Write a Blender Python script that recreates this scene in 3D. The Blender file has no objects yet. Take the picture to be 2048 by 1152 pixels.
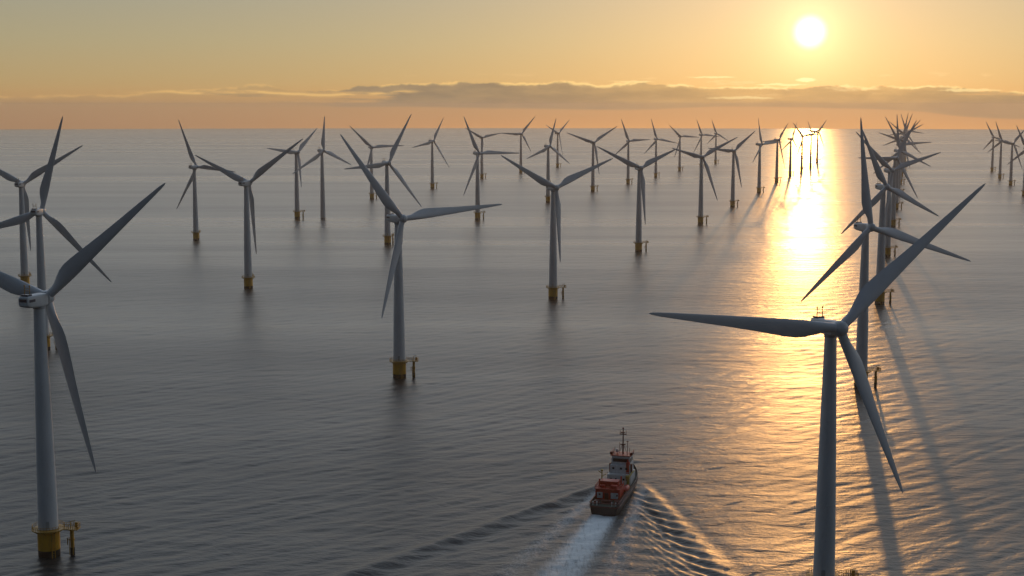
import bpy, bmesh, math, random
import numpy as np
from mathutils import Vector, Matrix
R_ = math.radians
random.seed(7); rng = np.random.default_rng(11)
S = bpy.context.scene
COL = S.collection

# ---------------------------------------------------------------- camera model
F = 2860.0; PITCH = R_(7.25); CAMH = 139.0; RE = 1.20e6      # focal length in px of the 2048 px frame, camera height, sea curvature
def seaz(r2): return -r2 / (2 * RE)
def ray(x, y):
    u = (x - 1024) / F; v = (576 - y) / F
    return Vector((u, math.cos(PITCH) + v * math.sin(PITCH), -math.sin(PITCH) + v * math.cos(PITCH)))
def on_sea(x, y):
    d = ray(x, y); a = (d.x**2 + d.y**2) / (2 * RE); b = d.z
    t = (-b - math.sqrt(max(b * b - 4 * a * CAMH, 0))) / (2 * a)
    return Vector((d.x * t, d.y * t, CAMH + d.z * t))
def project(P):
    X, Y, Z = P[0], P[1], P[2] - CAMH
    yc = Y * math.cos(PITCH) - Z * math.sin(PITCH); zc = Y * math.sin(PITCH) + Z * math.cos(PITCH)
    return 1024 + F * X / yc, 576 - F * zc / yc

cam_d = bpy.data.cameras.new('camera'); cam = bpy.data.objects.new('camera', cam_d); COL.objects.link(cam)
cam.location = (0, 0, CAMH); cam.rotation_euler = (R_(90) - PITCH, 0, 0)
cam_d.sensor_width = 36; cam_d.lens = F / 2048 * 36; cam_d.clip_start = 1; cam_d.clip_end = 80000
S.camera = cam

sd = ray(1620, 64).normalized()
SUN_EL = math.asin(sd.z); SUN_AZ = math.atan2(sd.x, sd.y)      # clockwise from +Y

# ---------------------------------------------------------------- materials
def mat(name): 
    m = bpy.data.materials.new(name); m.use_nodes = True
    return m, m.node_tree.nodes, m.node_tree.links, m.node_tree.nodes['Principled BSDF']
def painted(name, col, rough=0.45, var=0.12, dirt=0.0, scale=0.35, metallic=0.0, dirtcol=(0.05, 0.035, 0.02)):
    m, n, l, p = mat(name)
    tc = n.new('ShaderNodeTexCoord'); mp = n.new('ShaderNodeMapping'); mp.inputs['Scale'].default_value = (1, 1, 0.25)
    l.new(tc.outputs['Object'], mp.inputs['Vector'])
    nz = n.new('ShaderNodeTexNoise'); nz.inputs['Scale'].default_value = scale; nz.inputs['Detail'].default_value = 8
    l.new(mp.outputs[0], nz.inputs['Vector'])
    r = n.new('ShaderNodeValToRGB'); r.color_ramp.elements[0].position = .3; r.color_ramp.elements[1].position = .7
    r.color_ramp.elements[0].color = tuple(c * (1 - var) for c in col) + (1,)
    r.color_ramp.elements[1].color = tuple(min(1, c * (1 + var * .5)) for c in col) + (1,)
    l.new(nz.outputs['Fac'], r.inputs[0]); out = r.outputs[0]
    if dirt:
        n2 = n.new('ShaderNodeTexNoise'); n2.inputs['Scale'].default_value = scale * 5; n2.inputs['Detail'].default_value = 6
        l.new(mp.outputs[0], n2.inputs['Vector'])
        r2 = n.new('ShaderNodeValToRGB'); r2.color_ramp.elements[0].position = .52; r2.color_ramp.elements[1].position = .72
        r2.color_ramp.elements[0].color = (0, 0, 0, 1); r2.color_ramp.elements[1].color = (dirt,) * 3 + (1,)
        l.new(n2.outputs['Fac'], r2.inputs[0])
        mx = n.new('ShaderNodeMix'); mx.data_type = 'RGBA'; mx.inputs[7].default_value = dirtcol + (1,)
        l.new(r2.outputs[0], mx.inputs[0]); l.new(out, mx.inputs[6]); out = mx.outputs[2]
    l.new(out, p.inputs['Base Color'])
    p.inputs['Roughness'].default_value = rough; p.inputs['Metallic'].default_value = metallic
    return m
M = {
 'white': painted('turbine_white_paint', (.54, .57, .60), .4, .10, .10),
 'blade': painted('blade_gelcoat', (.58, .61, .65), .4, .10, .08, .12),
 'grey': painted('grey_paint', (.33, .35, .37), .5, .15, .2),
 'navy': painted('dark_blue_louvre', (.02, .03, .07), .4, .2),
 'yellow': painted('yellow_foundation_paint', (.66, .34, .015), .45, .15, .45, .5, dirtcol=(.16, .07, .02)),
 'yellow_steel': painted('yellow_walkway_steel', (.50, .27, .03), .5, .2, .4, .8),
 'growth': painted('marine_growth', (.022, .014, .008), .7, .4, .5, 1.2),
 'lamp': painted('aviation_lamp_amber', (.45, .25, .05), .4),
 'sred': painted('ship_orange_red', (.50, .030, .006), .45, .25, .35, .8),
 'sdred': painted('ship_dark_red', (.13, .018, .010), .5, .3, .4, .8),
 'shull': painted('ship_black_hull', (.022, .010, .010), .35, .3, .5, .5, dirtcol=(.09, .035, .015)),
 'swhite': painted('ship_white_paint', (.62, .63, .64), .4, .15, .35, 1.0, dirtcol=(.25, .13, .06)),
 'sdeck': painted('ship_deck_green_grey', (.07, .08, .06), .7, .3, .4, 1.0),
 'sglass': painted('ship_window_glass', (.012, .016, .022), .08, .1),
 'syellow': painted('ship_crane_yellow', (.34, .26, .03), .5, .2, .4, 1.0),
 'swood': painted('ship_hatch_buff', (.30, .24, .17), .6, .2, .3, 1.0),
}

# ---------------------------------------------------------------- mesh helpers
class MB:
    def __init__(s): s.v = []; s.f = []
    def add(s, v, f):
        o = len(s.v); s.v += [tuple(p) for p in v]; s.f += [tuple(i + o for i in q) for q in f]; return s
    def box(s, c, d, rz=0, taper=1.0):
        v = []
        for z in (-1, 1):
            k = 1 if z < 0 else taper
            for x, y in ((-1, -1), (1, -1), (1, 1), (-1, 1)):
                px, py = x * d[0] / 2 * k, y * d[1] / 2 * k
                v.append((c[0] + px * math.cos(rz) - py * math.sin(rz), c[1] + px * math.sin(rz) + py * math.cos(rz), c[2] + z * d[2] / 2))
        return s.add(v, [(0, 3, 2, 1), (4, 5, 6, 7), (0, 1, 5, 4), (1, 2, 6, 5), (2, 3, 7, 6), (3, 0, 4, 7)])
    def tube(s, a, b, r, r2=None, n=8, cap=True):
        a = Vector(a); b = Vector(b); r2 = r if r2 is None else r2
        d = (b - a).normalized(); x = d.orthogonal().normalized(); y = d.cross(x)
        v = [a + (x * math.cos(t) + y * math.sin(t)) * r for t in [2 * math.pi * i / n for i in range(n)]]
        v += [b + (x * math.cos(t) + y * math.sin(t)) * r2 for t in [2 * math.pi * i / n for i in range(n)]]
        f = [(i, (i + 1) % n, n + (i + 1) % n, n + i) for i in range(n)]
        if cap: f += [tuple(range(n))[::-1], tuple(range(n, 2 * n))]
        return s.add(v, f)
    def lathe(s, prof, n=40, axis='z', c=(0, 0, 0)):
        v = []
        for r, z in prof:
            for i in range(n):
                t = 2 * math.pi * i / n; p = (r * math.cos(t), r * math.sin(t), z)
                if axis == 'y': p = (p[0], p[2], p[1])
                v.append((p[0] + c[0], p[1] + c[1], p[2] + c[2]))
        f = []
        for k in range(len(prof) - 1):
            for i in range(n):
                q = (k * n + i, k * n + (i + 1) % n, (k + 1) * n + (i + 1) % n, (k + 1) * n + i)
                f.append(q if axis == 'z' else q[::-1])
        a = tuple(range(n)); b = tuple(range((len(prof) - 1) * n, len(prof) * n))
        f += [a[::-1], b] if axis == 'z' else [a, b[::-1]]
        return s.add(v, f)
    def loft(s, rings, cap=True):
        n = len(rings[0]); v = [p for r in rings for p in r]; f = []
        for k in range(len(rings) - 1):
            for i in range(n): f.append((k * n + i, k * n + (i + 1) % n, (k + 1) * n + (i + 1) % n, (k + 1) * n + i))
        if cap: f += [tuple(range(n))[::-1], tuple(range((len(rings) - 1) * n, len(rings) * n))]
        return s.add(v, f)
    def build(s, name, m, parent=None, smooth=False, bevel=0, extra=None):
        me = bpy.data.meshes.new(name); me.from_pydata(s.v, [], s.f); me.update()
        bm = bmesh.new(); bm.from_mesh(me); bmesh.ops.recalc_face_normals(bm, faces=bm.faces)
        if bevel:
            bmesh.ops.bevel(bm, geom=[e for e in bm.edges if e.calc_face_angle(0) > .6], offset=bevel, segments=3, affect='EDGES', clamp_overlap=True)
        bm.to_mesh(me); bm.free()
        me.materials.append(m)
        if smooth:
            for p in me.polygons: p.use_smooth = True
            me.set_sharp_from_angle(angle=R_(38))
        o = bpy.data.objects.new(name, me); COL.objects.link(o)
        if parent: o.parent = parent
        return o
def tag(o, label=None, cat=None, group=None, kind=None):
    if label: o['label'] = label
    if cat: o['category'] = cat
    if group: o['group'] = group
    if kind: o['kind'] = kind
def empty(name, loc=(0, 0, 0), rz=0):
    o = bpy.data.objects.new(name, None); COL.objects.link(o); o.location = loc; o.rotation_euler = (0, 0, rz); return o

# ---------------------------------------------------------------- one turbine's parts (H = hub height 80 m, rotor radius 56 m)
HUB = 80.0; RAD = 56.0; OVER = 4.2; TILT = R_(5)
def protos():
    P = {}
    root = empty('wind_turbine'); P['root'] = root
    b = MB().lathe([(3.06, 8.7), (2.98, 12), (2.72, 30), (2.2, 54), (1.64, 77.9)], 48)
    for rz_, rr_ in ((30.0, 2.72), (54.0, 2.2)): b.lathe([(rr_ + .01, rz_ - .16), (rr_ + .06, rz_ - .14), (rr_ + .06, rz_ + .14), (rr_ - .02, rz_ + .16)], 48)
    P['tower'] = b.build('tower', M['white'], root, True)
    # entrance door on the tower, a sub-part
    d = MB()
    for k in range(7):
        pass
    d.box((-0.2, -3.02, 10.35), (1.0, .22, 2.3))
    P['door'] = d.build('door', M['grey'], P['tower'], bevel=.04)
    P['tall_tower'] = MB().lathe([(3.1, -2), (3.1, .8), (3.02, 9.3), (2.72, 30), (2.2, 54), (1.64, 77.9)], 40)
    f = MB().lathe([(3.35, 2.1), (3.36, 7.35), (3.5, 7.4), (3.5, 7.7), (3.35, 7.75), (3.35, 8.3)], 48)
    P['transition_piece'] = f.build('transition_piece', M['yellow'], root, True)
    g = MB().lathe([(3.28, -3), (3.30, 1.4), (3.37, 1.9), (3.30, 2.08)], 48)
    P['pile'] = g.build('pile', M['growth'], root, True)
    # ladder tubes and boat fender on the foundation
    l = MB()
    for x in (-.5, .5): l.tube((x, -3.75, -1), (x, -3.75, 8.2), .13)
    for k in range(14): l.tube((-.5, -3.75, .3 + k * .55), (.5, -3.75, .3 + k * .55), .05, n=5)
    for z in (2.6, 6.8):
        for x in (-.5, .5): l.tube((x, -3.75, z), (x, -3.3, z), .1)
    P['ladder'] = l.build('ladder', M['yellow_steel'], root)
    # deck ring + bridge to the landing pile (along +X)
    k = MB().lathe([(3.1, 8.35), (5.0, 8.35), (5.0, 8.62), (3.1, 8.62)], 32)
    k.v = k.v; 
    k.box((6.4, 0, 8.48), (4.2, 2.3, .24)); k.box((8.0, 0, 8.47), (3.0, 3.6, .22))
    for a in range(8):
        t = a * math.pi / 4; k.tube((3.3 * math.cos(t), 3.3 * math.sin(t), 7.4), (4.8 * math.cos(t), 4.8 * math.sin(t), 8.34), .12)
    P['platform'] = k.build('platform', M['yellow_steel'], root)
    r = MB()
    def rail(pts, h=1.25, step=1.15, closed=False):
        for i in range(len(pts) - (0 if closed else 1)):
            a = Vector(pts[i]); c = Vector(pts[(i + 1) % len(pts)]); L = (c - a).length; nn = max(1, round(L / step))
            for zz in (h, h * .55): r.tube(a + Vector((0, 0, zz)), c + Vector((0, 0, zz)), .055, n=5, cap=False)
            for q in range(nn): 
                p = a + (c - a) * q / nn; r.tube(p, p + Vector((0, 0, h)), .06, n=5)
    ring = [(4.85 * math.cos(t), 4.85 * math.sin(t), 8.6) for t in [R_(22 + i * 22.57) for i in range(15)]]
    rail(ring)
    rail([(4.6, 1.1, 8.6), (6.6, 1.1, 8.6), (6.6, 1.7, 8.6), (9.4, 1.7, 8.6), (9.4, -1.7, 8.6), (6.6, -1.7, 8.6), (6.6, -1.1, 8.6), (4.6, -1.1, 8.6)], 1.5, .7)
    r.box((8.5, .9, 9.5), (.9, .7, 1.6)); r.tube((7.2, -1.2, 8.6), (7.2, -1.2, 11.2), .12); r.tube((7.2, -1.2, 11.1), (8.8, -1.2, 11.4), .09)
    P['railing'] = r.build('railing', M['yellow_steel'], P['platform'])
    p = MB().tube((7.25, 0, 2.5), (7.25, 0, 8.35), .62, n=20).tube((7.25, 0, 4.9), (7.25, 0, 5.3), .85, n=20)
    p.tube((7.25, 0, 5.1), (5.9, -.4, 5.0), .12).tube((5.9, -.4, 3.4), (5.9, -.4, 5.6), .14).tube((6.6, -.9, .4), (6.6, -.9, 6), .12).tube((7.7, -.9, .4), (7.7, -.9, 6), .12)
    P['landing_pile'] = p.build('landing_pile', M['yellow_steel'], root, True)
    q = MB().tube((7.25, 0, -3), (7.25, 0, 2.55), .72, n=20)
    P['landing_pile_foot'] = q.build('pile_foot', M['growth'], P['landing_pile'], True)
    # nacelle, along +Y (front) ; origin at tower axis, hub height
    rings = []
    for y, w, zt, zb in ((-7.6, 3.2, 1.55, -.9), (-7.3, 3.6, 1.9, -1.25), (-5.4, 3.9, 2.05, -1.75), (-1.8, 4.0, 2.1, -2.05), (1.4, 3.9, 2.05, -2.0), (2.35, 3.5, 1.85, -1.8)):
        pr = []
        for i in range(24):
            t = 2 * math.pi * i / 24; c, s_ = math.cos(t), math.sin(t)
            e = .42
            x = w / 2 * math.copysign(abs(c) ** e, c); zz = (zt + zb) / 2 + (zt - zb) / 2 * math.copysign(abs(s_) ** e, s_)
            pr.append((x, y, zz))
        rings.append(pr)
    P['nacelle'] = MB().loft(rings).build('nacelle', M['white'], root, True)
    c_ = MB().box((0, -6.0, 2.2), (2.6, 2.1, .45)).box((0, -7.62, .7), (2.5, .16, .9))
    for sx in (-1, 1): c_.box((sx * 1.94, -5.7, .55), (.12, 2.8, .8))
    P['louvre'] = c_.build('louvre', M['navy'], P['nacelle'], bevel=.03)
    ms = MB()
    for x in (-.9, .9): ms.tube((x, -5.5, 2.3), (x, -5.5, 4.7), .14, .1)
    ms.tube((-1.0, -5.5, 3.5), (1.0, -5.5, 3.5), .09); ms.tube((-1.0, -5.5, 4.2), (1.0, -5.5, 4.2), .07)
    for x in (-.9, .9): ms.tube((x, -5.5, 4.7), (x, -5.5, 5.2), .22, .18)
    P['mast'] = ms.build('instrument_mast', M['lamp'], P['nacelle'])
    yr = MB().lathe([(1.85, -2.6), (1.9, -1.9)], 32); P['yaw'] = yr.build('yaw_ring', M['grey'], P['nacelle'], True)
    # hub + spinner, axis +Y, origin at hub centre
    h = MB().lathe([(1.55, -1.7), (2.0, -1.5), (2.15, -.6), (2.15, .5), (1.95, 1.3), (1.5, 1.95), (.9, 2.35), (.3, 2.5), (.02, 2.52)], 36, 'y')
    P['hub'] = h.build('hub', M['white'], root, True)
    # blade along +Z, chord along X, front +Y
    sec = [(1.2, 2.7, 2.7, 1.35, 0), (3.2, 2.7, 2.7, 1.35, 0), (5, 2.95, 2.5, 1.4, 4), (7.5, 3.9, 2.1, 1.45, 12), (10, 4.75, 1.75, 1.5, 13), (12.5, 5.1, 1.5, 1.5, 12), (16, 4.9, 1.2, 1.45, 10), (21, 4.3, .95, 1.3, 8), (27, 3.6, .75, 1.15, 6),
           (33, 3.0, .58, .98, 4), (39, 2.45, .44, .8, 2.5), (45, 1.9, .32, .62, 1), (50, 1.4, .22, .45, 0), (53.5, 1.0, .15, .3, 0), (55.2, .6, .1, .15, 0), (56, .14, .04, -.1, 0)]
    rg = []
    for z, ch, th, le, tw in sec:
        pr = []; circ = max(0, min(1, (th / ch - .45) / .55))
        for i in range(20):
            t = 2 * math.pi * i / 20
            u = (1 - math.cos(t)) / 2                                # 0 at leading edge
            xx = le - ch * u
            prof = 2.6 * (math.sqrt(u) * .95 * (1 - u) ** .9 + .0 * u)
            yy = (circ * math.sin(t) + (1 - circ) * math.copysign(min(1, prof) , math.sin(t))) * th / 2 if 0 < i else 0
            if i == 10: yy = 0
            a = R_(tw); pb = 1.6 * (z / 56) ** 2
            pr.append((-(xx * math.cos(a) - yy * math.sin(a)), xx * math.sin(a) + yy * math.cos(a) + pb, z))
        rg.append(pr)
    P['blade'] = MB().loft(rg).build('blade', M['blade'], root, True)
    P['blade_m'] = MB().loft([[(-x_, y_, z_) for x_, y_, z_ in r_] for r_ in rg]).build('blade', M['blade'], None, True)
    return P
PR = protos()

def rotor_axes(az):
    n = Vector((math.sin(az) * math.cos(TILT), math.cos(az) * math.cos(TILT), math.sin(TILT)))
    x = n.cross(Vector((0, 0, 1))).normalized()         # in-plane horizontal
    u = x.cross(n).normalized()                         # in-plane up
    return n, x, u
def fit_rotor(base, sc, tips, side, prior):
    """choose the yaw and blade directions of a rigid rotor from where its blade tips stand"""
    va = math.atan2(base.x, base.y); best = None; seq = range(22, 62, 1)
    if prior is not None: seq = [prior]
    for a in seq:
        az = va + R_(a) if side == 'away' else va + math.pi - R_(a)
        n, x, u = rotor_axes(az); c = base + Vector((0, 0, HUB * sc)) + n * OVER * sc
        cost = ((a - 38) / 20.0) ** 2 * .25; pol = []
        ok = True
        for t in tips:
            if t is None: continue
            d = ray(*t); o = Vector((0, 0, CAMH)); dn = d.dot(n)
            q = (c - o).dot(n) / dn
            if q <= 0: ok = False; break
            w = o + d * q - c
            pol.append((math.atan2(w.dot(x), w.dot(u)), w.length / (RAD * sc)))
        if not ok or not pol: continue
        for th, L in pol: cost += min(1, ((L - .96) / .18) ** 2) * .5
        for i in range(len(pol)):
            for j in range(i + 1, len(pol)):
                dlt = (pol[i][0] - pol[j][0]) % (2 * math.pi); m_ = min(abs(dlt - R_(120)), abs(dlt - R_(240)))
                cost += (m_ / R_(14)) ** 2 * .5
        if best is None or cost < best[0]: best = (cost, a, az, pol)
    _, a, az, pol = best
    # complete to three blades and keep them near 120 degrees apart
    ref = np.mean([np.exp(3j * th) for th, _ in pol]); ph = np.angle(ref) / 3
    out = []
    for k in range(3):
        g = ph + k * R_(120); hit = None
        for th, L in pol:
            df = (th - g + math.pi) % (2 * math.pi) - math.pi
            if abs(df) < R_(60): hit = (g + max(-R_(12), min(R_(12), df)), max(.74, min(1.12, L)))
        out.append(hit or (g, .96))
    return a, az, out

FITLOG = False
turb_n = 0
def turbine(base_px, hub_y, tips, side, label, landing=None, plain=False, prior=None, detail=True, sc=None):
    global turb_n, BLD
    first = turb_n == 0; turb_n += 1
    B = on_sea(*base_px)
    if sc is None:
        lo, hi = .85, 1.2
        for _ in range(30):
            mid = (lo + hi) / 2
            if project(B + Vector((0, 0, HUB * mid)))[1] > hub_y: lo = mid
            else: hi = mid
        sc = max(.94, min(1.06, mid))
    a, az, bl = fit_rotor(B, sc, tips, side, prior)
    if FITLOG: print('FIT', base_px, 'a', a, 'sc', round(sc, 3), [(round(math.degrees(t)), round(L, 2)) for t, L in bl])
    def dup(p, par):
        if first: o = p
        else: o = p.copy(); COL.objects.link(o)
        o.parent = par; return o
    root = PR['root'] if first else PR['root'].copy()
    if not first: COL.objects.link(root)
    root.location = B; root.scale = (sc,) * 3
    tag(root, label, 'wind turbine', 'wind turbines standing in rows in the sea')
    va = math.atan2(B.x, B.y)
    la = (math.pi / 2 - R_(90)) if landing is None else R_(landing)      # rotation of +X: 0 points right
    if plain:
        o = bpy.data.objects.new('tower', PLAIN); COL.objects.link(o); o.parent = root
    else:
        tw = dup(PR['tower'], root); tw.rotation_euler.z = -va
        dup(PR['door'], tw)
        for k in ('transition_piece', 'pile', 'ladder', 'platform', 'landing_pile'):
            o = dup(PR[k], root); o.rotation_euler.z = la if k in ('platform', 'landing_pile') else (-va + .35)
            if k == 'platform': dup(PR['railing'], o)
            if k == 'landing_pile': dup(PR['landing_pile_foot'], o)
    nc = dup(PR['nacelle'], root); nc.location = (0, 0, HUB); nc.rotation_euler = (0, 0, -az)
    for k in ('louvre', 'mast', 'yaw'): dup(PR[k], nc)
    n, x, u = rotor_axes(az); c = Vector((0, 0, HUB)) + n * OVER
    hb = dup(PR['hub'], root); Mx = Matrix((x, n, u)).transposed(); hb.matrix_local = Matrix.Translation(c) @ Mx.to_4x4()
    for i, (th, L) in enumerate(bl):
        if first and i == 0: o = PR['blade']; BLD = o.data
        else:
            o = PR['blade'].copy(); COL.objects.link(o); o.data = BLD if side != 'away' else MIRD
        o.parent = root
        if side == 'away': o.data = MIRD
        z = u * math.cos(th) + x * math.sin(th); xx = n.cross(z)
        o.matrix_local = Matrix.Translation(c) @ Matrix((xx, n, z)).transposed().to_4x4() @ Matrix.Diagonal((1, 1, L, 1))
    return root
_t = PR.pop('tall_tower').build('plain_tower', M['white'], None, True); PLAIN = _t.data; MIRB = PR.pop('blade_m'); MIRD = MIRB.data; bpy.data.objects.remove(MIRB); bpy.data.objects.remove(_t)

T = [
 ((99, 1110), 600, [(326, 368), (185, 948)], 'away', 'nearest turbine on the left, blade reaching up right, yellow base at bottom left corner'),
 ((89, 700), 424, [(124, 233), (221, 566), (-98, 480)], 'away', 'left turbine with a near-vertical upper blade, tower directly behind the nearest left one'),
 ((50.5, 573), 369, [(165, 291), (-75, 300), None], 'away', 'turbine at the left frame edge with Y-shaped rotor, its base above the nearest left hub', 90),
 ((392.4, 480), 334.5, [(355, 239), (351, 419), (470, 345)], 'away', 'turbine whose steep upper left blade crosses the horizon, next left of the big Y-shaped rotor', 80),
 ((497, 577), 367, [(387, 310), (604, 278), (510, 510)], 'away', 'large turbine left of centre with Y-shaped rotor and one blade hanging beside its tower', 85),
 ((594.6, 437), 305, [(531, 296), (632, 258), (601, 375)], 'toward', 'turbine just left of the bare tower that lacks a yellow base'),
 ((646, 435), 302, [(648, 238), (684, 321), None], 'toward', 'thin grey turbine without any yellow base, its bare tower entering the water'),
 ((743.8, 398), 295, [(697.7, 251), (808, 291), (729, 350)], 'toward', 'turbine behind the raised left blade of the large central turbine'),
 ((775.4, 489), 326.6, [(821.6, 228), (842, 415), (686, 338)], 'toward', 'turbine just behind and left of the large central one, upper blade crossing the horizon', 50),
 ((799, 755), 438, [(677, 268), (1010, 408), (759, 637)], 'toward', 'large central turbine with a long nearly level right blade and long dark reflection'),
 ((864.9, 377), 282.4, [(886, 235.5), (822, 295.5), (897.7, 336)], 'toward', 'small free-standing turbine right of the large central hub, lower blade pointing down right'),
 ((955.3, 439), 307, [(926, 232), (925, 392), (1040, 306.7)], 'toward', "turbine with level right blade, its base just above the central turbine's right blade tip"),
 ((963.8, 357), 275.6, [(999, 267), (936, 259), None], 'toward', 'small far turbine close behind the turbine with the level right blade'),
 ((1041.7, 346), 268, [(1069.7, 233), (998, 266), (1060, 301)], 'toward', 'small far turbine with level left blade, base hidden by a large dark blade'),
 ((1096, 405), 293, [(1111, 237), (1051, 318), (1138, 328)], 'toward', 'turbine with one near-vertical blade and two drooping ones, base above the big free-standing rotor'),
 ((1115, 335), 267, [(1138, 240), None, None], 'toward', 'faint far turbine touching the near-vertical blade of its neighbour'),
 ((1185.6, 383), 285.4, [(1131.8, 265), (1234, 252.4), None], 'toward', 'turbine with a wide V of upper blades between the two big rotors right of centre'),
 ((1106, 598), 376, [(999, 310), (1224, 317), (1118, 525)], 'toward', 'large turbine right of centre with Y-shaped rotor, standing above the boat'),
 ((1256, 368), 282.5, [(1242, 238), (1290, 280), (1231, 308)], 'toward', "small far turbine left of the diagonal row's first hub, with upright and level blades"),
 ((1277, 503), 336.4, [(1191, 292), (1354, 297), (1289, 450)], 'toward', 'first turbine of the diagonal row, wide Y rotor, lower blade overlapping its tower'),
 ((1311.4, 354.5), 278.6, [(1301.5, 237), (1355, 287), (1287, 308)], 'toward', "small far turbine with a drooping right blade, above the first diagonal row turbine's right blade"),
 ((1359, 342), 273, [(1343, 255), (1398, 274.7), None], 'toward', 'far turbine whose hub stands above two meeting blade tips'),
 ((1401, 448), 314.5, [(1346, 297), (1476, 277), (1434, 402)], 'toward', 'second turbine of the diagonal row, its lower blade swung out to the right'),
 ((1401.6, 336), 270, [(1395, 245), None, None], 'toward', 'far turbine almost hidden behind the second turbine of the diagonal row'),
 ((1431, 327), 269, [(1424, 242), (1453, 280), (1415, 286)], 'toward', "far turbine alone above the second diagonal row turbine's right blade"),
 ((1465, 414), 302, [(1510, 262), (1424, 297), (1482.5, 376)], 'toward', 'third turbine of the diagonal row, one blade reaching up right to its neighbour'),
 ((1517.8, 386), 289, [(1515, 236), (1562, 274), (1503, 326)], 'toward', 'fourth turbine of the diagonal row, with a vertical upper blade left of the glare'),
 ((1553, 365), 280, [(1575, 247), (1568.5, 338), (1522, 284)], 'toward', 'fifth turbine of the diagonal row, at the left edge of the glare'),
 ((1580, 352), 278, [(1594.5, 246), (1599, 308), (1565, 311)], 'toward', 'sixth turbine of the diagonal row, standing inside the left part of the glare'),
 ((1603, 343), 272.5, [(1593, 255), (1627, 270), None], 'toward', 'seventh turbine of the diagonal row, left of the pair crossing rotors'),
 ((1620.8, 335), 269, [(1616.5, 242), (1628, 292), None], 'toward', 'left one of the two farthest turbines crossing rotors under the sun'),
 ((1634, 326), 264.6, [(1649, 246), (1646, 290), None], 'toward', 'right one of the two farthest turbines crossing rotors under the sun'),
 ((1646, 1212), 655, [(1292, 625), (1967, 365), (1798, 985)], 'toward', 'nearest turbine on the right, huge, round spinner facing us, tower leaving the bottom edge'),
 ((1721.5, 775), 455, [(1718, 235), (1957, 530), (1597, 603)], 'toward', 'second turbine of the right row, upright blade, just behind the nearest right turbine'),
 ((1759, 608), 374.6, [(1700, 273), (1872, 440), (1679, 468)], 'toward', 'third turbine of the right row, one blade up left, long shadow on the water'),
 ((1984, 343), 282.5, [(1976, 255), (2013, 288), (1965, 300)], 'toward', 'leftmost of the four small turbines at the far right edge'),
 ((1999.5, 357), 281, [(1991, 243), (2033, 292), (1978, 302)], 'toward', 'second from left of the four small turbines at the far right edge'),
 ((2021, 371), 288.6, [(1999, 282), (2047, 262), None], 'toward', 'third from left of the four small turbines at the far right edge'),
 ((2048, 392), 297, [(2032, 250), (2013, 330), None], 'toward', 'rightmost small turbine, cut by the right frame edge'),
]
PRI = {(99, 1110): 36, (497, 577): 36, (799, 755): 35, (1646, 1212): 35, (1721.5, 775): 37, (1759, 608): 33}
for t in T:
    b, hy, tips, side, lab = t[:5]
    turbine(b, hy, tips, side, lab, landing=(t[5] if len(t) > 5 else None), plain=lab.startswith('thin grey'), prior=PRI.get(b))
# rest of the receding right-hand row, seen almost end on: (base px, phase, side)
row = [((1774, 513), 20), ((1785.5, 454), 62), ((1792, 419), 95), ((1796.5, 391), 5), ((1800, 369), 48), ((1803, 353), 80), ((1805.5, 340), 28), ((1807.5, 330), 70), ((1809.5, 322), 110)]
names = ['fourth', 'fifth', 'sixth', 'seventh', 'eighth', 'ninth', 'tenth', 'eleventh', 'twelfth']
for (b, ph), nm in zip(row, names):
    B = on_sea(*b); hp = project(B + Vector((0, 0, HUB)) + Vector((2, 0, 0)))
    _, s_ = project(B + Vector((0, 0, HUB + 50))); L = hp[1] - s_
    tip = (hp[0] + L * math.cos(R_(ph)) * .95, hp[1] - L * math.sin(R_(ph)))
    pos = {0: 'base just right of the third tower', 8: 'farthest back, under the spray of blades'}.get(names.index(nm), 'rotor lost in the overlapping spray of blades')
    turbine(b, hp[1], [tip], 'toward', '%s turbine of the right row, %s' % (nm, pos), prior=34, sc=1.0)

# ---------------------------------------------------------------- ship
st = on_sea(1207, 1031); bw = on_sea(1260, 958)
hd = Vector((bw.x - st.x, bw.y - st.y)); HEAD = math.atan2(hd.x, hd.y); LEN = 52.0
ship = empty('supply_ship', (st.x, st.y, st.z), -HEAD)
tag(ship, 'small workboat with orange-red deckhouse and white bridge, steaming away and leaving a foamy wake', 'boat')
def hull_half(y):
    if y < 2: return 4.7 + .25 * y
    if y < 34: return 5.2
    t = (y - 34) / 18.0; return max(.05, 5.2 * (1 - t ** 2.2))
ys = [0, 1, 2, 8, 16, 24, 30, 34, 38, 41, 44, 46.5, 48.5, 50, 51, 51.8, 52]
def sheer(y): return 4.1 + (0 if y < 33 else 2.4 * ((y - 33) / 19) ** 1.2)
rg = []
for y in ys:
    w = hull_half(y); zt = sheer(y); fl = max(0, (y - 36) / 16)
    wb = w * (.9 - .35 * fl)
    yo = (1.8 * fl)
    pr = [(wb * .55, y - yo, -1.6), (wb * .95, y - yo * .8, -.2), (w * (.96 - .1 * fl), y - yo * .4, 1.6), (w, y, zt - 1.1), (w, y, zt), (w - .18 if w > .3 else w * .5, y, zt), (max(w - .2, w * .45), y, zt - 1.05)]
    pr = pr + [(-a, b, c) for a, b, c in pr[::-1]]
    rg.append(pr)
hull = MB().loft(rg).build('hull', M['shull'], ship, True)
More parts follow.
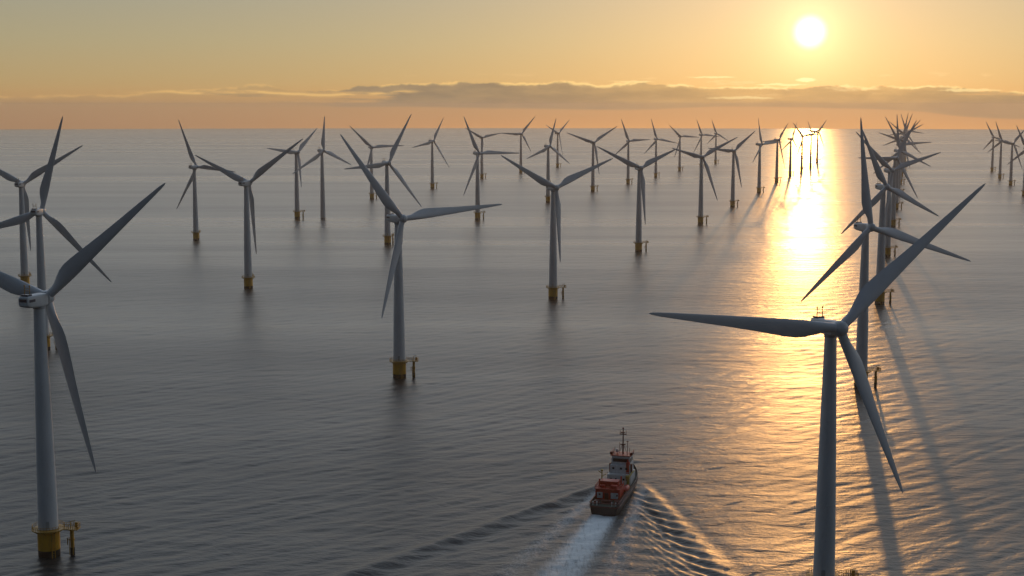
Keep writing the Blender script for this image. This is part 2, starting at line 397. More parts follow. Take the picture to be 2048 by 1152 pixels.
# rubbing strake, transom marks, anchor
sk = MB()
for sgn in (-1, 1):
    for i in range(len(ys) - 1):
        a, b = ys[i], ys[i + 1]
        if b < 50: sk.tube((sgn * (hull_half(a) + .05), a, sheer(a) - 1.2), (sgn * (hull_half(b) + .05), b, sheer(b) - 1.2), .16, n=6)
sk.tube((-4.7, -.1, 2.9), (4.7, -.1, 2.9), .18, n=6)
sk.build('fender_strake', M['sdred'], hull)
dk = MB(); dp = []
for y in ys[:-2]: dp.append((hull_half(y) - .25, y + .1, sheer(y) - .98))
n_ = len(dp); dk.add([(x, y, z) for x, y, z in dp] + [(-x, y, z) for x, y, z in dp], [(i, i + 1, n_ + i + 1, n_ + i) for i in range(n_ - 1)])
dk.build('deck', M['sdeck'], ship)
# red cap rail round the stern
cr = MB()
cr.box((0, .12, 4.2), (9.3, .34, .2))
for sgn in (-1, 1): cr.box((sgn * 5.0, 9, 4.2), (.36, 17, .2))
cr.build('bulwark_cap', M['sdred'], ship)
# aft deckhouse: red house with white panels
dh = MB().box((-.4, 12.4, 5.0), (8.6, 7.6, 3.7)); dho = dh.build('aft_deckhouse', M['sred'], ship, bevel=.12)
for px_, pw_ in ((-3.1, 2.0), (2.1, 2.6)): MB().box((px_, 8.55, 4.7), (pw_, .14, 2.1)).build('white_panel', M['swhite'], dho, bevel=.05)
dd = MB().box((-.7, 8.55, 4.4), (1.3, .16, 2.2)).box((3.0, 8.47, 4.9), (.5, .1, .7)).box((-3.1, 8.47, 5.0), (.6, .1, .6)); dd.build('door', M['sdred'], dho)
rf = MB().box((-.4, 12.2, 6.98), (9.0, 8.2, .22)); rf.build('roof', M['sred'], dho, bevel=.05)
tw_ = MB().box((-.5, 13.6, 8.0), (6.4, 3.6, 1.8)).box((1.6, 10.4, 7.6), (2.2, 1.8, .9)).box((-2.6, 10.6, 7.5), (1.8, 1.6, .8)).tube((-3.9, 12, 7.1), (-3.9, 12, 9.6), .3, n=10).tube((3.2, 15.0, 7.1), (3.2, 15.0, 10.2), .34, .28, n=10)
tw_.build('winch_housing', M['sred'], dho, bevel=.06)
def rails(pts, h=1.0, r=.05, step=1.2):
    b = MB()
    for i in range(len(pts) - 1):
        a = Vector(pts[i]); c = Vector(pts[i + 1]); nn = max(1, round((c - a).length / step))
        for zz in (h, h * .5): b.tube(a + Vector((0, 0, zz)), c + Vector((0, 0, zz)), r * .8, n=5, cap=False)
        for q in range(nn + 1):
            p = a + (c - a) * q / nn; b.tube(p, p + Vector((0, 0, h)), r, n=5)
    return b
rails([(-4.8, 8.4, 7.1), (4.0, 8.4, 7.1), (4.0, 16.2, 7.1)], 1.1, .07).build('railing', M['sred'], dho)
rails([(-4.8, 8.4, 7.1), (-4.8, 16.2, 7.1)], 1.1, .07).build('railing', M['sred'], dho)
# stern gear
sg = MB().box((-3.2, 4, 3.6), (1.6, 2.2, 1.0)).tube((-1.2, 3.6, 3.9), (1.6, 3.6, 3.9), .6, n=14).box((-1.5, 3.6, 3.7), (.3, 1.6, 1.5)).box((1.9, 3.6, 3.7), (.3, 1.6, 1.5)).box((3.6, 5, 3.6), (1.2, 2.8, 1.1))
sg.build('stern_winch', M['sdred'], ship, bevel=.05)
bo = MB()
for x in (-4.0, -2.6, 2.6, 4.0):
    bo.tube((x, 1.2, 3.1), (x, 1.2, 4.45), .2, n=10)
bo.build('mooring_bollards', M['swhite'], ship)
# davit on the port side
dv = MB().tube((-4.2, 17.6, 3.1), (-4.2, 17.6, 11.2), .26, .18, n=10).tube((-4.2, 17.6, 10.2), (-5.0, 15.6, 11.4), .15, n=8).tube((-4.2, 17.6, 9.0), (-3.0, 19.0, 9.6), .12, n=8).box((-4.2, 17.6, 11.3), (.8, .8, .5)).tube((-4.6, 17.6, 7.2), (-3.6, 17.6, 7.2), .1)
dv.build('davit', M['syellow'], ship)
# main deck cargo
cg = MB().box((-1.0, 22.0, 4.6), (5.0, 5.4, 2.8)); cgo = cg.build('cargo_hatch', M['swhite'], ship, bevel=.1)
cg2 = MB().box((-1.0, 22.0, 6.1), (5.3, 5.7, .18)).box((-2.2, 20.5, 6.5), (1.4, 1.4, .7)).box((.4, 23.0, 6.45), (1.2, 1.6, .6)); cg2.build('hatch_cover', M['swood'], cgo, bevel=.04)
lf = MB()
lf.loft([[(x_ * w, y_, 4.3 + z_ * w * .9) for x_, z_ in [(math.cos(t), math.sin(t)) for t in [2 * math.pi * i / 12 for i in range(12)]]] for y_, w in ((18.0, .3), (18.6, .9), (20, 1.15), (22, 1.15), (23.4, .9), (24, .3))])
lfb = lf.build('rescue_boat', M['sred'], None, True)
for v in lfb.data.vertices: v.co.x += 3.9
lfb.parent = ship; lfb.name = 'rescue_boat'
# starboard crane
cn = MB().tube((3.6, 26.0, 3.1), (3.6, 26.0, 7.4), .55, .45, n=14).tube((3.6, 26.0, 7.2), (4.6, 33.0, 7.9), .3, .2, n=8).tube((3.6, 26.0, 6.2), (4.2, 30.0, 7.3), .16, n=8).box((3.6, 25.4, 7.2), (1.3, 1.6, 1.1))
cn.build('deck_crane', M['syellow'], ship)
# bridge superstructure
s1 = MB().box((-.2, 33.0, 5.1), (8.6, 9.6, 4.0)); s1o = s1.build('superstructure', M['swhite'], ship, bevel=.15)
s2 = MB().box((-.2, 34.2, 8.55), (7.4, 7.6, 3.0), taper=.97); s2.build('upper_tier', M['swhite'], s1o, bevel=.12)
ws = MB().box((-.2, 34.8, 11.55), (7.0, 5.8, 3.1), taper=.93); wso = ws.build('wheelhouse', M['swhite'], ship, bevel=.12)
gl = MB().box((-.2, 31.96, 11.6), (5.6, .22, 1.25))
for sgn in (-1, 1): gl.box((sgn * 3.42 - .2, 34.8, 11.6), (.2, 4.6, 1.2))
gl.box((-.2, 37.66, 11.6), (5.6, .2, 1.2)); gl.build('window_band', M['sglass'], wso)
lw = MB()
for x in (-3, -1.2, 1.6, 2.8): lw.box((x, 28.16, 5.5), (.7, .12, .7))
for x in (-2.6, .2, 2.2): lw.box((x, 30.36, 8.9), (.8, .14, .7))
lw.build('window', M['sglass'], s1o)
wr = MB().box((-.2, 34.9, 13.24), (7.6, 6.3, .24)); wr.build('roof', M['sred'], wso, bevel=.05)
rails([(-3.9, 31.9, 13.35), (3.5, 31.9, 13.35), (3.5, 38.0, 13.35)], 1.1, .05).build('railing', M['sred'], wso)
rails([(-3.9, 31.9, 13.35), (-3.9, 38.0, 13.35)], 1.1, .05).build('railing', M['sred'], wso)
for sgn in (-1, 1):
    wg = MB().box((sgn * 3.7 - .2, 33.9, 13.9), (.9, 2.6, 1.0)).box((sgn * 3.9 - .2, 32.3, 8.6), (.5, 1.6, 3.6)); wg.build('bridge_wing', M['sdred'], wso, bevel=.08)
rails([(-4.4, 28.5, 7.1), (4.0, 28.5, 7.1)], 1.0, .06).build('railing', M['swhite'], s1o)
fn = MB().box((2.6, 31.2, 9.0), (1.2, 1.8, 4.4), taper=.9).tube((2.6, 31.2, 11), (2.6, 31.0, 12.2), .3, n=10); fn.build('funnel', M['sred'], ship, bevel=.12)
# masts
mm = MB().tube((0, 35.2, 12.5), (0, 35.2, 22.6), .32, .16, n=12).box((0, 35.2, 20.6), (2.6, .5, .3)).box((0, 35.0, 21.3), (1.5, 1.2, .35)).tube((-1.1, 35.2, 20.6), (-1.1, 35.2, 21.9), .08).tube((1.1, 35.2, 20.6), (1.1, 35.2, 22.0), .08)
mm.box((0, 35.0, 16.8), (1.9, .24, .35)).tube((-1.8, 35.2, 12.5), (0, 35.2, 17.4), .08).tube((1.8, 35.2, 12.5), (0, 35.2, 17.4), .08).tube((0, 36.8, 12.5), (0, 35.2, 17.4), .08).box((0, 35.2, 22.8), (.5, .5, .5))
mm.build('main_mast', M['sdred'], ship)
m2 = MB().tube((1.5, 36.2, 13.3), (1.5, 36.2, 18.0), .12, .08).box((1.5, 36.2, 17.6), (.9, .2, .2))
for a_, b_ in (((-2.6, 33.0), 16.2), ((2.8, 33.4), 16.0), ((-1.6, 37), 17.0)): MB().tube(a_ + (13.3,), a_ + (b_,), .08).build('whip_antenna', M['sdred'], wso)
dm = MB().lathe([(.02, 12.6), (.55, 12.9), (.62, 13.4), (.4, 13.9), (.02, 14.05)], 14, c=(-2.2, 35.6, .9))
dm.build('radar_dome', M['swhite'], wso, True); m2.build('antenna_mast', M['sdred'], ship)
# foredeck
fd = MB().box((0, 41.5, 5.1), (3.2, 2.4, 1.4)).tube((-1.2, 45.5, 5.7), (1.2, 45.5, 5.7), .5, n=12).tube((0, 48.6, 5.3), (0, 48.6, 9.0), .12, .08)
fd.build('windlass', M['sdred'], ship, bevel=.04)
cap = MB()
for sgn in (-1, 1):
    for i in range(len(ys) - 2):
        a, b = ys[i], ys[i + 1]
        if a >= 34: cap.tube((sgn * (hull_half(a) - .06), a, sheer(a) + .02), (sgn * (hull_half(b) - .06), b, sheer(b) + .02), .13, n=6)
cap.build('bow_rail_cap', M['swood'], ship)

# ---------------------------------------------------------------- sea
rr = [0, 40, 90, 150, 210, 260, 300, 330]
r = 330.0
while r < 4200: rr.append(r + 0); r += max(.85, r * r / (CAMH * 1430) * .75)
rr = sorted(set(rr + [4200]))
r = 4200.0
while r < 23500: r *= 1.035; rr.append(r)
rr = np.array(rr)
aa = np.concatenate([np.linspace(-180, -25, 50)[:-1], np.linspace(-25, -21.5, 14)[:-1], np.linspace(-21.5, 21.5, 900), np.linspace(21.5, 25, 14)[1:], np.linspace(25, 180, 50)[1:-1]])
aa = np.radians(aa)
RR, AA = np.meshgrid(rr, aa, indexing='ij')
X = RR * np.sin(AA); Y = RR * np.cos(AA); Z = seaz(RR**2)
inn = (np.abs(AA) < R_(25)) & (RR > 300) & (RR < 4200)
def vnoise(x, y, seed):
    g = np.random.default_rng(seed).random((257, 257)); xi = np.floor(x).astype(int) % 256; yi = np.floor(y).astype(int) % 256
    fx = x - np.floor(x); fy = y - np.floor(y); fx = fx * fx * (3 - 2 * fx); fy = fy * fy * (3 - 2 * fy)
    return (g[xi, yi] * (1 - fx) + g[xi + 1, yi] * fx) * (1 - fy) + (g[xi, yi + 1] * (1 - fx) + g[xi + 1, yi + 1] * fx) * fy
def fbm(x, y, seed, o=3):
    s = 0; a = 1; t = 0
    for k in range(o): s = s + a * vnoise(x * 2**k, y * 2**k, seed + k); t += a; a *= .5
    return s / t
xs, ys_, rs = X[inn], Y[inn], RR[inn]
h = np.zeros_like(xs)
# wind sea: crests run away to the right
for lam, dg, slope, sd_, wob in ((8.6, -39, .056, 5, 2.2), (6.0, -27, .040, 15, 3.0), (12.0, -47, .030, 25, 2.0), (4.3, -36, .030, 35, 3.6), (3.3, -12, .020, 45, 4.0), (21.0, -30, .014, 55, 2.0)):
    th = R_(dg); kk = 2 * math.pi / lam; u_ = xs * math.sin(th) + ys_ * math.cos(th); v_ = xs * math.cos(th) - ys_ * math.sin(th)
    ph_ = kk * u_ + wob * 2 * fbm(u_ / (lam * 2.6) + 90, v_ / (lam * 7.5) + 90, sd_, 3) * math.pi
    amp = slope / kk * (.35 + 1.3 * fbm(u_ / (lam * 5) + 70, v_ / (lam * 9) + 70, sd_ + 5, 2))
    h += amp / (1 + (rs / (125 * lam)) ** 4) * (np.sin(ph_) + .18 * np.sin(2 * ph_ + 1.2))
patch = .65 + .8 * fbm(xs / 160 + 40, ys_ / 230 + 40, 3)
h *= patch
# Kelvin wake of the ship (stationary wave sum), in ship axes
sx, sy = math.sin(HEAD), math.cos(HEAD)
bowx, bowy = st.x + sx * 47, st.y + sy * 47
dx, dy = xs - bowx, ys_ - bowy
al = -(dx * sx + dy * sy)                      # distance behind the bow
la = (dx * sy - dy * sx)                       # to starboard
m = (al > -4) & (al < 330) & (np.abs(la) < al * .62 + 14)
A, Lt = al[m], la[m] / 1.30
U = 3.75; g_ = 9.81
w = np.zeros_like(A)
ths = np.linspace(-1.28, 1.28, 340)
for th in ths:
    k = g_ / (U * U * math.cos(th) ** 2); 
    if k > 6: continue
    amp = math.exp(-.5 * (k / 2.6) ** 2) * (.35 + 1.3 * math.sin(th) ** 2)
    w += amp * np.cos(k * (A * math.cos(th) + Lt * math.sin(th)) + .6)
w *= (ths[1] - ths[0])
w *= np.exp(-np.clip(-A, 0, None) * 2) * np.clip(A / 6, 0, 1) * np.exp(-A / 420)
edge = np.abs(la[m]) / (A * .47 + 6.0)
w *= 1 / (1 + np.exp((edge - 1.12) * 12))
s_ = np.zeros_like(xs); s_[m] = w
inner = np.clip(1 - np.exp(-((np.abs(la) - 0) / 9.0) ** 2), .25, 1)
h += .85 * s_ * inner * np.where(la < 0, .4, 1.0)
# strong first bow crest along each arm
for sgn in (-1, 1):
    q = la * sgn - (al * .445 + 4.2)
    env = np.clip(al / 8, 0, 1) * np.exp(-np.clip(al, 0, None) / 330) * (al > -2)
    wd = 2.0 + al * .013
    if sgn < 0: h += env * (1.15 * np.exp(-(q / wd) ** 2) - .12 * np.exp(-((q - 2.4 * wd) / (wd * 1.3)) ** 2) - .35 * np.exp(-((q + 2.6 * wd) / (wd * 1.2)) ** 2))
    else: h += env * (.24 * np.exp(-(q / wd) ** 2) - .20 * np.exp(-((q - 1.9 * wd) / (wd * 1.1)) ** 2) - .16 * np.exp(-((q + 1.9 * wd) / wd) ** 2))
# propeller wash: turbulent band behind the stern
ay = al - 47; wash_w = 4.6 + np.clip(ay, 0, None) * .045
washm = (ay > -2)
wash = washm * np.exp(-(la / wash_w) ** 4) 
side_c = 5.0 + np.clip(al, 0, None) * .085
sidef = ((al > 4)) * (np.exp(-((np.abs(la) - side_c - 1.0) / (2.2 + al * .03)) ** 2)) * np.clip(al / 14, 0, 1) * np.exp(-al / 240)
turb = fbm(la * .55 + 60, al * .28 + 60, 21, 4) - .5
h += (.55 * wash * np.exp(-np.clip(ay, 0, None) / 120) + .55 * sidef) * turb
Z[inn] += h
foam = np.zeros_like(X); foam2 = np.zeros_like(X)
foam[inn] = sidef * (.8 + .9 * np.exp(-al / 60))
foam2[inn] = wash * np.exp(-np.clip(ay, 0, None) / 150)
nr, na = X.shape
co = np.stack([X, Y, Z], -1).reshape(-1, 3)
i = np.arange(nr - 1)[:, None]; j = np.arange(na)[None, :]; j2 = (j + 1) % na
quads = np.stack([i * na + j, i * na + j2, (i + 1) * na + j2, (i + 1) * na + j], -1)
quads = quads[1:].reshape(-1, 4)
tri = np.stack([np.full(na, 0), na + (np.arange(na) + 1) % na, na + np.arange(na)], -1)
me = bpy.data.meshes.new('sea')
nq, nt = len(quads), len(tri)
me.vertices.add(len(co)); me.vertices.foreach_set('co', co.astype(np.float32).ravel())
me.loops.add(nq * 4 + nt * 3); me.loops.foreach_set('vertex_index', np.concatenate([quads[:, ::-1].ravel(), tri.ravel()]).astype(np.int32))
me.polygons.add(nq + nt)
me.polygons.foreach_set('loop_start', np.concatenate([np.arange(nq) * 4, nq * 4 + np.arange(nt) * 3]).astype(np.int32))
me.polygons.foreach_set('use_smooth', np.ones(nq + nt, bool))
me.update(calc_edges=True)
for nm, arr in (('foam', foam), ('wash', foam2)):
    at = me.attributes.new(nm, 'FLOAT', 'POINT'); at.data.foreach_set('value', arr.astype(np.float32).ravel())
sea = bpy.data.objects.new('sea', me); COL.objects.link(sea); tag(sea, 'calm rippled open sea', None, None, 'structure')
if me.polygons[0].normal.z < 0: me.flip_normals()

m, n, l, p = mat('sea_water')
p.inputs['Base Color'].default_value = (.012, .018, .022, 1); p.inputs['IOR'].default_value = 1.333
geo = n.new('ShaderNodeNewGeometry')
def math_(op, a, b=None, c=None, cl=False):
    q = n.new('ShaderNodeMath'); q.operation = op; q.use_clamp = cl
    for k, v in enumerate((a, b, c)):
        if v is None: continue
        if isinstance(v, (int, float)): q.inputs[k].default_value = v
        else: l.new(v, q.inputs[k])
    return q.outputs[0]
def mapn(scale, rot=0):
    q = n.new('ShaderNodeMapping'); q.inputs['Scale'].default_value = scale; q.inputs['Rotation'].default_value = (0, 0, rot); l.new(geo.outputs['Position'], q.inputs['Vector']); return q.outputs[0]
def noise(vec, sc, det=3, rough=.5, dist=0):
    q = n.new('ShaderNodeTexNoise'); q.noise_dimensions = '2D'; q.inputs['Scale'].default_value = sc; q.inputs['Detail'].default_value = det; q.inputs['Roughness'].default_value = rough; q.inputs['Distortion'].default_value = dist
    l.new(vec, q.inputs['Vector']); return q.outputs['Fac']
sep = n.new('ShaderNodeSeparateXYZ'); l.new(geo.outputs['Position'], sep.inputs[0])
dist = math_('SQRT', math_('ADD', math_('MULTIPLY', sep.outputs[0], sep.outputs[0]), math_('MULTIPLY', sep.outputs[1], sep.outputs[1])))
far = math_('DIVIDE', dist, 900.0)
far1 = math_('DIVIDE', 1.0, math_('ADD', 1.0, math_('MULTIPLY', far, far)))          # 1 near -> 0 far: ripples too fine to resolve become roughness
rip = math_('ADD', math_('MULTIPLY', noise(mapn((.45, 1, 1), R_(22)), .42, 4, .65, .3), .9), math_('MULTIPLY', noise(mapn((.5, 1, 1), R_(-8)), 1.3, 3, .6), .45))
mid = math_('DIVIDE', dist, 4200.0); mid1 = math_('DIVIDE', 1.0, math_('ADD', 1.0, math_('MULTIPLY', mid, mid)))
swell = math_('ADD', math_('MULTIPLY', noise(mapn((.34, 1, 1), R_(24)), .105, 4, .55, .4), .8), math_('MULTIPLY', noise(mapn((.25, 1, 1), R_(4)), .045, 3, .5, .2), .8))
hgt = math_('ADD', math_('MULTIPLY', rip, math_('MULTIPLY', far1, .32)), math_('MULTIPLY', swell, math_('MULTIPLY', mid1, .95)))
bmp = n.new('ShaderNodeBump'); bmp.inputs['Distance'].default_value = 1.0; bmp.inputs['Strength'].default_value = 1.0
l.new(hgt, bmp.inputs['Height'])
l.new(bmp.outputs[0], p.inputs['Normal'])
# wind streaks: long calm / ruffled lanes on the far water
stv = mapn((.00035, .0042, 1), R_(2))
streak = noise(stv, 1.0, 5, .55, .6)
fine = noise(mapn((.0015, .012, 1), 0), 1.0, 3, .5, .3)
sr = n.new('ShaderNodeMapRange'); l.new(math_('ADD', math_('MULTIPLY', streak, .7), math_('MULTIPLY', fine, .3)), sr.inputs[0])
sr.inputs[1].default_value = .36; sr.inputs[2].default_value = .62; sr.inputs[3].default_value = .23; sr.inputs[4].default_value = .32
foamA = n.new('ShaderNodeAttribute'); foamA.attribute_name = 'foam'; washA = n.new('ShaderNodeAttribute'); washA.attribute_name = 'wash'
fn_ = noise(mapn((1, 1, 1)), 1.1, 6, .7, .4)
ax = math_('ADD', math_('MULTIPLY', noise(mapn((1.0, .16, 1), HEAD), .9, 5, .7, .3), .6), math_('MULTIPLY', noise(mapn((1, .7, 1), HEAD), 1.9, 6, .75, .8), .4))
def smooth(v, a, b):
    q = n.new('ShaderNodeMapRange'); q.interpolation_type = 'SMOOTHSTEP'; l.new(v, q.inputs[0]); q.inputs[1].default_value = a; q.inputs[2].default_value = b; return q.outputs[0]
ff = math_('MULTIPLY', .5, math_('MULTIPLY', smooth(math_('ADD', fn_, math_('MULTIPLY', foamA.outputs['Fac'], .35)), .52, .95), foamA.outputs['Fac'], None, True))
fw = math_('MULTIPLY', smooth(math_('ADD', ax, math_('MULTIPLY', washA.outputs['Fac'], .32)), .40, .78), math_('MULTIPLY', washA.outputs['Fac'], 1.15), None, True)
ft = math_('MAXIMUM', ff, fw)
mx = n.new('ShaderNodeMix'); mx.data_type = 'RGBA'; mx.inputs[6].default_value = (.010, .016, .020, 1); mx.inputs[7].default_value = (.80, .84, .86, 1)
l.new(ft, mx.inputs[0]); l.new(mx.outputs[2], p.inputs['Base Color'])
rg_ = math_('ADD', math_('ADD', sr.outputs[0], math_('MULTIPLY', far1, .12)), math_('MULTIPLY', ft, .3)); l.new(rg_, p.inputs['Roughness'])
me.materials.append(m)

# ---------------------------------------------------------------- haze: one closed box of thin air round everything
HB = MB().box((0, 0, -30), (48000, 48000, 420)); 
hz = HB.build('haze', None, None) if False else None
hm = bpy.data.materials.new('haze_air'); hm.use_nodes = True; hn = hm.node_tree.nodes; hl = hm.node_tree.links
for q in list(hn): 
    if q.type != 'OUTPUT_MATERIAL': hn.remove(q)
pv = hn.new('ShaderNodeVolumePrincipled'); pv.inputs['Density'].default_value = 5.5e-5; pv.inputs['Color'].default_value = (.97, .80, .58, 1); pv.inputs['Anisotropy'].default_value = .55
hl.new(pv.outputs[0], [q for q in hn if q.type == 'OUTPUT_MATERIAL'][0].inputs['Volume'])
HAZE = True
if HAZE:
    hz = MB().box((0, 0, -25), (47400, 47400, 400)).build('haze', hm); tag(hz, 'thin warm haze over the sea', None, None, 'stuff')

# ---------------------------------------------------------------- sky
W = bpy.data.worlds.new('World'); S.world = W; W.use_nodes = True
n = W.node_tree.nodes; l = W.node_tree.links; n.clear()
out = n.new('ShaderNodeOutputWorld'); bg = n.new('ShaderNodeBackground'); l.new(bg.outputs[0], out.inputs[0])
tc = n.new('ShaderNodeTexCoord')
def vec(op, a, b=None, s=None):
    q = n.new('ShaderNodeVectorMath'); q.operation = op
    for k, v in enumerate((a, b)):
        if v is None: continue
        if isinstance(v, (tuple, Vector)): q.inputs[k].default_value = tuple(v)
        else: l.new(v, q.inputs[k])
    if s is not None: q.inputs['Scale'].default_value = s
    return q
D = vec('NORMALIZE', tc.outputs['Generated']).outputs[0]
lift = vec('NORMALIZE', vec('ADD', D, (0, 0, .0175)).outputs[0]).outputs[0]        # the sea horizon lies below eye level
sky = n.new('ShaderNodeTexSky'); sky.sky_type = 'NISHITA'; sky.sun_disc = False
sky.sun_elevation = SUN_EL + R_(1.0); sky.sun_rotation = SUN_AZ; sky.air_density = 1.0; sky.dust_density = 2.5; sky.ozone_density = 1.5; sky.altitude = 0
l.new(lift, sky.inputs[0])
sepd = n.new('ShaderNodeSeparateXYZ'); l.new(D, sepd.inputs[0])
el = math_('MULTIPLY', math_('ARCSINE', sepd.outputs[2]), 57.2958)
azd = math_('MULTIPLY', math_('ARCTAN2', sepd.outputs[0], sepd.outputs[1]), 57.2958)
dots = vec('DOT_PRODUCT', D, tuple(sd)).outputs['Value']
ang = math_('MULTIPLY', math_('ARCCOSINE', math_('MINIMUM', dots, 1.0)), 57.2958)   # degrees from the sun
def ramp(v, stops, interp='LINEAR'):
    q = n.new('ShaderNodeValToRGB'); q.color_ramp.interpolation = interp; e = q.color_ramp.elements
    while len(e) < len(stops): e.new(.5)
    for k, (pos, c) in enumerate(stops): e[k].position = pos; e[k].color = tuple(c) + (1,)
    l.new(v, q.inputs[0]); return q.outputs[0]
def mixc(f, a, b, bt='MIX'):
    q = n.new('ShaderNodeMix'); q.data_type = 'RGBA'; q.blend_type = bt
    if isinstance(f, (int, float)): q.inputs[0].default_value = f
    else: l.new(f, q.inputs[0])
    for k, v in ((6, a), (7, b)):
        if isinstance(v, tuple): q.inputs[k].default_value = v + (1,)
        else: l.new(v, q.inputs[k])
    return q.outputs[2]
SKYS = .10
fr = ramp(math_('DIVIDE', math_('ADD', el, 2.0), 92.0), [(k[0] + 0, tuple(c * 10 for c in k[1])) for k in [((2 - 2) / 92, (.62, .27, .09)), ((2 - .6) / 92, (.62, .27, .09)), ((2 + .2) / 92, (.58, .33, .13)), ((2 + 1) / 92, (.50, .36, .17)), ((2 + 2.5) / 92, (.43, .37, .22)), ((2 + 4.6) / 92, (.35, .345, .27)), ((2 + 8) / 92, (.76, .765, .74)), ((2 + 13) / 92, (.84, .92, .98)), ((2 + 20) / 92, (.78, .89, 1.0)), ((2 + 30) / 92, (.52, .63, .77)), ((2 + 50) / 92, (.17, .22, .30)), (1, (.08, .11, .16))]])
bk = ramp(math_('DIVIDE', math_('ADD', el, 2.0), 92.0), [(0, (.20, .27, .38)), (.1, (.24, .34, .50)), (.5, (.38, .60, .90)), (1, (.6, .9, 1.25))])
cosz = vec('DOT_PRODUCT', vec('NORMALIZE', vec('MULTIPLY', D, (1, 1, 0)).outputs[0]).outputs[0], (math.sin(SUN_AZ), math.cos(SUN_AZ), 0)).outputs['Value']
base = mixc(math_('POWER', math_('MULTIPLY', math_('ADD', cosz, 1.0), .5, None, True), 1.6), bk, fr)
base = mixc(.93, sky.outputs[0], base)
# sun aureole and the over-exposed disc
def lobe(wd, pw=1.0):
    return math_('POWER', 2.718, math_('MULTIPLY', math_('POWER', math_('DIVIDE', ang, wd), pw), -1.0))
hor = math_('MULTIPLY', math_('POWER', 2.718, math_('MULTIPLY', math_('ADD', el, .75, None), -1.9)), math_('POWER', 2.718, math_('MULTIPLY', math_('POWER', math_('DIVIDE', math_('ABSOLUTE', math_('SUBTRACT', azd, math.degrees(SUN_AZ))), 16.0), 2.0), -1.0)))
hor = math_('MINIMUM', hor, 1.0)
base = mixc(1.0, base, mixc(1.0, (6.0, 2.2, .15), hor, 'MULTIPLY'), 'ADD')
g1 = mixc(1.0, base, mixc(1.0, (4.4, 2.4, 1.0), lobe(6.0), 'MULTIPLY'), 'ADD')
g2 = mixc(1.0, g1, mixc(1.0, (7.0, 6.2, 3.0), lobe(1.0), 'MULTIPLY'), 'ADD')
q_ = n.new('ShaderNodeMapRange'); q_.interpolation_type = 'SMOOTHSTEP'; l.new(ang, q_.inputs[0]); q_.inputs[1].default_value = .80; q_.inputs[2].default_value = .05
glc = mixc(q_.outputs[0], (0.0, 0.0, 0.0), (16.0, 15.5, 14.0))
base = g2
skyc = mixc(1.0, base, glc, 'ADD')
# cloud bank just above the horizon
cv = n.new('ShaderNodeCombineXYZ'); l.new(azd, cv.inputs[0]); l.new(el, cv.inputs[1])
def n2(sx_, sy_, det, ro, off=0):
    mp = n.new('ShaderNodeMapping'); mp.inputs['Scale'].default_value = (sx_, sy_, 1); mp.inputs['Location'].default_value = (off, off * .7, 0); l.new(cv.outputs[0], mp.inputs[0])
    q = n.new('ShaderNodeTexNoise'); q.noise_dimensions = '2D'; q.inputs['Scale'].default_value = 1; q.inputs['Detail'].default_value = det; q.inputs['Roughness'].default_value = ro; l.new(mp.outputs[0], q.inputs[0]); return q.outputs['Fac']
top_n = math_('MULTIPLY', math_('SUBTRACT', n2(.33, .4, 6, .62, 3.1), .5), 1.5)
bot_n = math_('MULTIPLY', math_('SUBTRACT', n2(.16, .3, 5, .5, 9.4), .5), .9)
azn = math_('DIVIDE', math_('ADD', azd, 25.0), 50.0)
def rampv(v, stops):
    q = n.new('ShaderNodeFloatCurve'); c = q.mapping.curves[0]
    while len(c.points) < len(stops): c.points.new(.5, .5)
    for k, (a, b) in enumerate(stops): c.points[k].location = (a, b); c.points[k].handle_type = 'AUTO'
    q.mapping.update(); l.new(v, q.inputs['Value']); return q.outputs[0]
def azp(px): return (math.degrees(math.atan((px - 1024) / F)) + 25) / 50
def elp(py): return (math.degrees(math.atan((576 - py) / F)) - 7.25)
def crv(st): return rampv(azn, [(azp(a), (elp(b) + 1) / 4) for a, b in st])     # elevation = v*4-1
topE = math_('SUBTRACT', math_('MULTIPLY', crv([(-300, 202), (230, 187), (420, 177), (640, 175), (780, 166), (1000, 161), (1250, 170), (1420, 172), (1650, 170), (1800, 172), (1950, 182), (2300, 200)]), 4), 1)
botE = math_('SUBTRACT', math_('MULTIPLY', crv([(-300, 208), (230, 214), (420, 216), (640, 214), (780, 216), (1000, 218), (1250, 221), (1420, 217), (1650, 218), (1800, 222), (1950, 236), (2300, 240)]), 4), 1)
topE = math_('ADD', topE, math_('MULTIPLY', top_n, .50)); botE = math_('ADD', botE, math_('MULTIPLY', bot_n, .18))
def sstep(v, a, b):
    q = n.new('ShaderNodeMapRange'); q.interpolation_type = 'SMOOTHSTEP'; l.new(v, q.inputs[0]); q.inputs[1].default_value = a; q.inputs[2].default_value = b; return q.outputs[0]
dt = math_('SUBTRACT', topE, el); db = math_('SUBTRACT', el, botE)
gap = n2(.10, 1.6, 5, .6, 5.2)
leftgap = math_('MULTIPLY', sstep(math_('MULTIPLY', azd, -1.0), 2.0, 9.0), .35)
cm = math_('MULTIPLY', math_('MULTIPLY', sstep(dt, .0, .07), sstep(db, -.03, .10)), math_('SUBTRACT', 1.0, math_('MULTIPLY', sstep(math_('ADD', gap, leftgap), .64, .78), .8)))
stE = math_('ADD', .52, math_('MULTIPLY', math_('SUBTRACT', n2(.25, .3, 4, .5, 2.2), .5), .35))
stw = math_('MULTIPLY', math_('POWER', 2.718, math_('MULTIPLY', math_('POWER', math_('DIVIDE', math_('ABSOLUTE', math_('SUBTRACT', el, stE)), .055), 2.0), -1.0)), math_('MULTIPLY', sstep(azd, -15.5, -12.5), math_('SUBTRACT', 1.0, sstep(azd, -4.8, -3.2))))
stw = math_('MULTIPLY', stw, sstep(n2(.5, 3.0, 4, .6, 8.8), .36, .56))
cm = math_('MULTIPLY', cm, math_('SUBTRACT', 1.0, math_('MULTIPLY', stw, .9)))
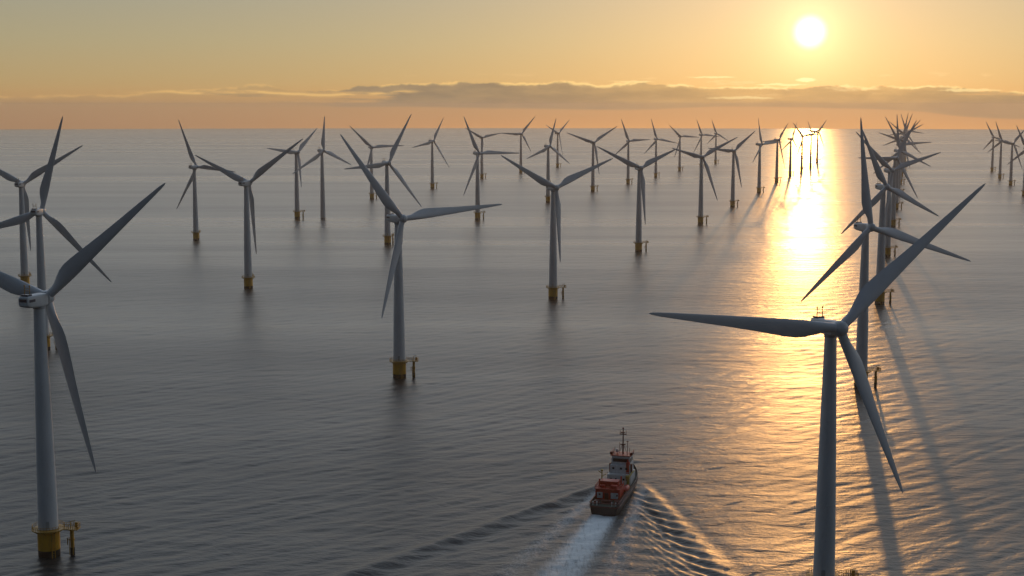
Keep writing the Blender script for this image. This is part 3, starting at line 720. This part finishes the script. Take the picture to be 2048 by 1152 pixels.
rim = math_('MAXIMUM', math_('MULTIPLY', math_('MULTIPLY', sstep(dt, -.05, .02), math_('SUBTRACT', 1.0, sstep(dt, .03, .13))), math_('MULTIPLY', sstep(n2(.7, .9, 4, .6, 1.3), .40, .58), math_('ADD', .35, math_('MULTIPLY', sstep(azd, -9.0, 1.0), .65)))), math_('MULTIPLY', stw, .8))
nearS = math_('POWER', 2.718, math_('MULTIPLY', math_('MULTIPLY', ang, ang), -1 / 90.0))
cm = math_('MULTIPLY', cm, math_('SUBTRACT', .95, math_('MULTIPLY', nearS, .25)))
cl_n = sstep(n2(.35, 1.5, 6, .6, 4.4), .3, .7)
cloudc = mixc(nearS, mixc(cl_n, (2.2, 1.75, 1.25), (3.3, 2.4, 1.45)), mixc(cl_n, (4.9, 3.1, 1.35), (7.6, 4.6, 1.7)))
skyc = mixc(cm, skyc, cloudc)
rimc = mixc(nearS, (9.0, 5.6, 1.9), (13.5, 9.6, 4.0))
skyc = mixc(math_('MULTIPLY', rim, .85), skyc, rimc)
# bright wisps under the sun
w1 = math_('MULTIPLY', sstep(n2(.55, 3.2, 4, .6, 7.7), .58, .72), math_('MULTIPLY', math_('MULTIPLY', sstep(el, .3, .6), math_('SUBTRACT', 1.0, sstep(el, 1.15, 1.4))), nearS))
skyc = mixc(math_('MULTIPLY', w1, .4), skyc, (11.5, 8.0, 3.6))
for px_, py_, wx_, wy_, st_ in ((1606, 161, .42, .085, 1.0), (1418, 155, .95, .045, .55), (1560, 170, 1.1, .05, .6), (1930, 182, 1.2, .07, .6), (1260, 163, .9, .05, .5), (1480, 196, 1.5, .06, .45)):
    a_ = math.degrees(math.atan((px_ - 1024) / F)); e_ = elp(py_)
    q1 = math_('DIVIDE', math_('ABSOLUTE', math_('SUBTRACT', azd, a_)), wx_); q2 = math_('DIVIDE', math_('ABSOLUTE', math_('SUBTRACT', el, math_('ADD', e_, math_('MULTIPLY', math_('SUBTRACT', n2(1.6, .8, 3, .6, px_ * .01), .5), .10)))), wy_)
    rr_ = math_('ADD', math_('MULTIPLY', q1, q1), math_('MULTIPLY', q2, q2))
    fpk = math_('MULTIPLY', sstep(math_('SUBTRACT', math_('ADD', 1.0, math_('MULTIPLY', n2(2.4, 4.0, 5, .65, px_ * .02), 1.4)), rr_), .55, 1.5), st_)
    skyc = mixc(fpk, skyc, mixc(nearS, (8.6, 5.6, 2.1), (14.0, 11.0, 5.0)))
l.new(skyc, bg.inputs[0]); bg.inputs[1].default_value = SKYS

sl = bpy.data.lights.new('sun', 'SUN'); sl.energy = .35; sl.angle = R_(.55); sl.color = (1.0, .47, .13)
so = bpy.data.objects.new('sun', sl); COL.objects.link(so); sl_el = SUN_EL + R_(1.5)      # the glitter path peaks a little below the mirror point of the disc
sv = Vector((math.sin(SUN_AZ) * math.cos(sl_el), math.cos(SUN_AZ) * math.cos(sl_el), math.sin(sl_el)))
so.rotation_euler = (-sv).to_track_quat('-Z', 'Y').to_euler()

S.view_settings.view_transform = 'Standard'; S.view_settings.look = 'None'; S.view_settings.exposure = 0.10; S.view_settings.gamma = 1.0
S.render.engine = 'CYCLES'; S.cycles.use_denoising = True; S.cycles.max_bounces = 5; S.cycles.volume_bounces = 1
S.cycles.sample_clamp_indirect = 4
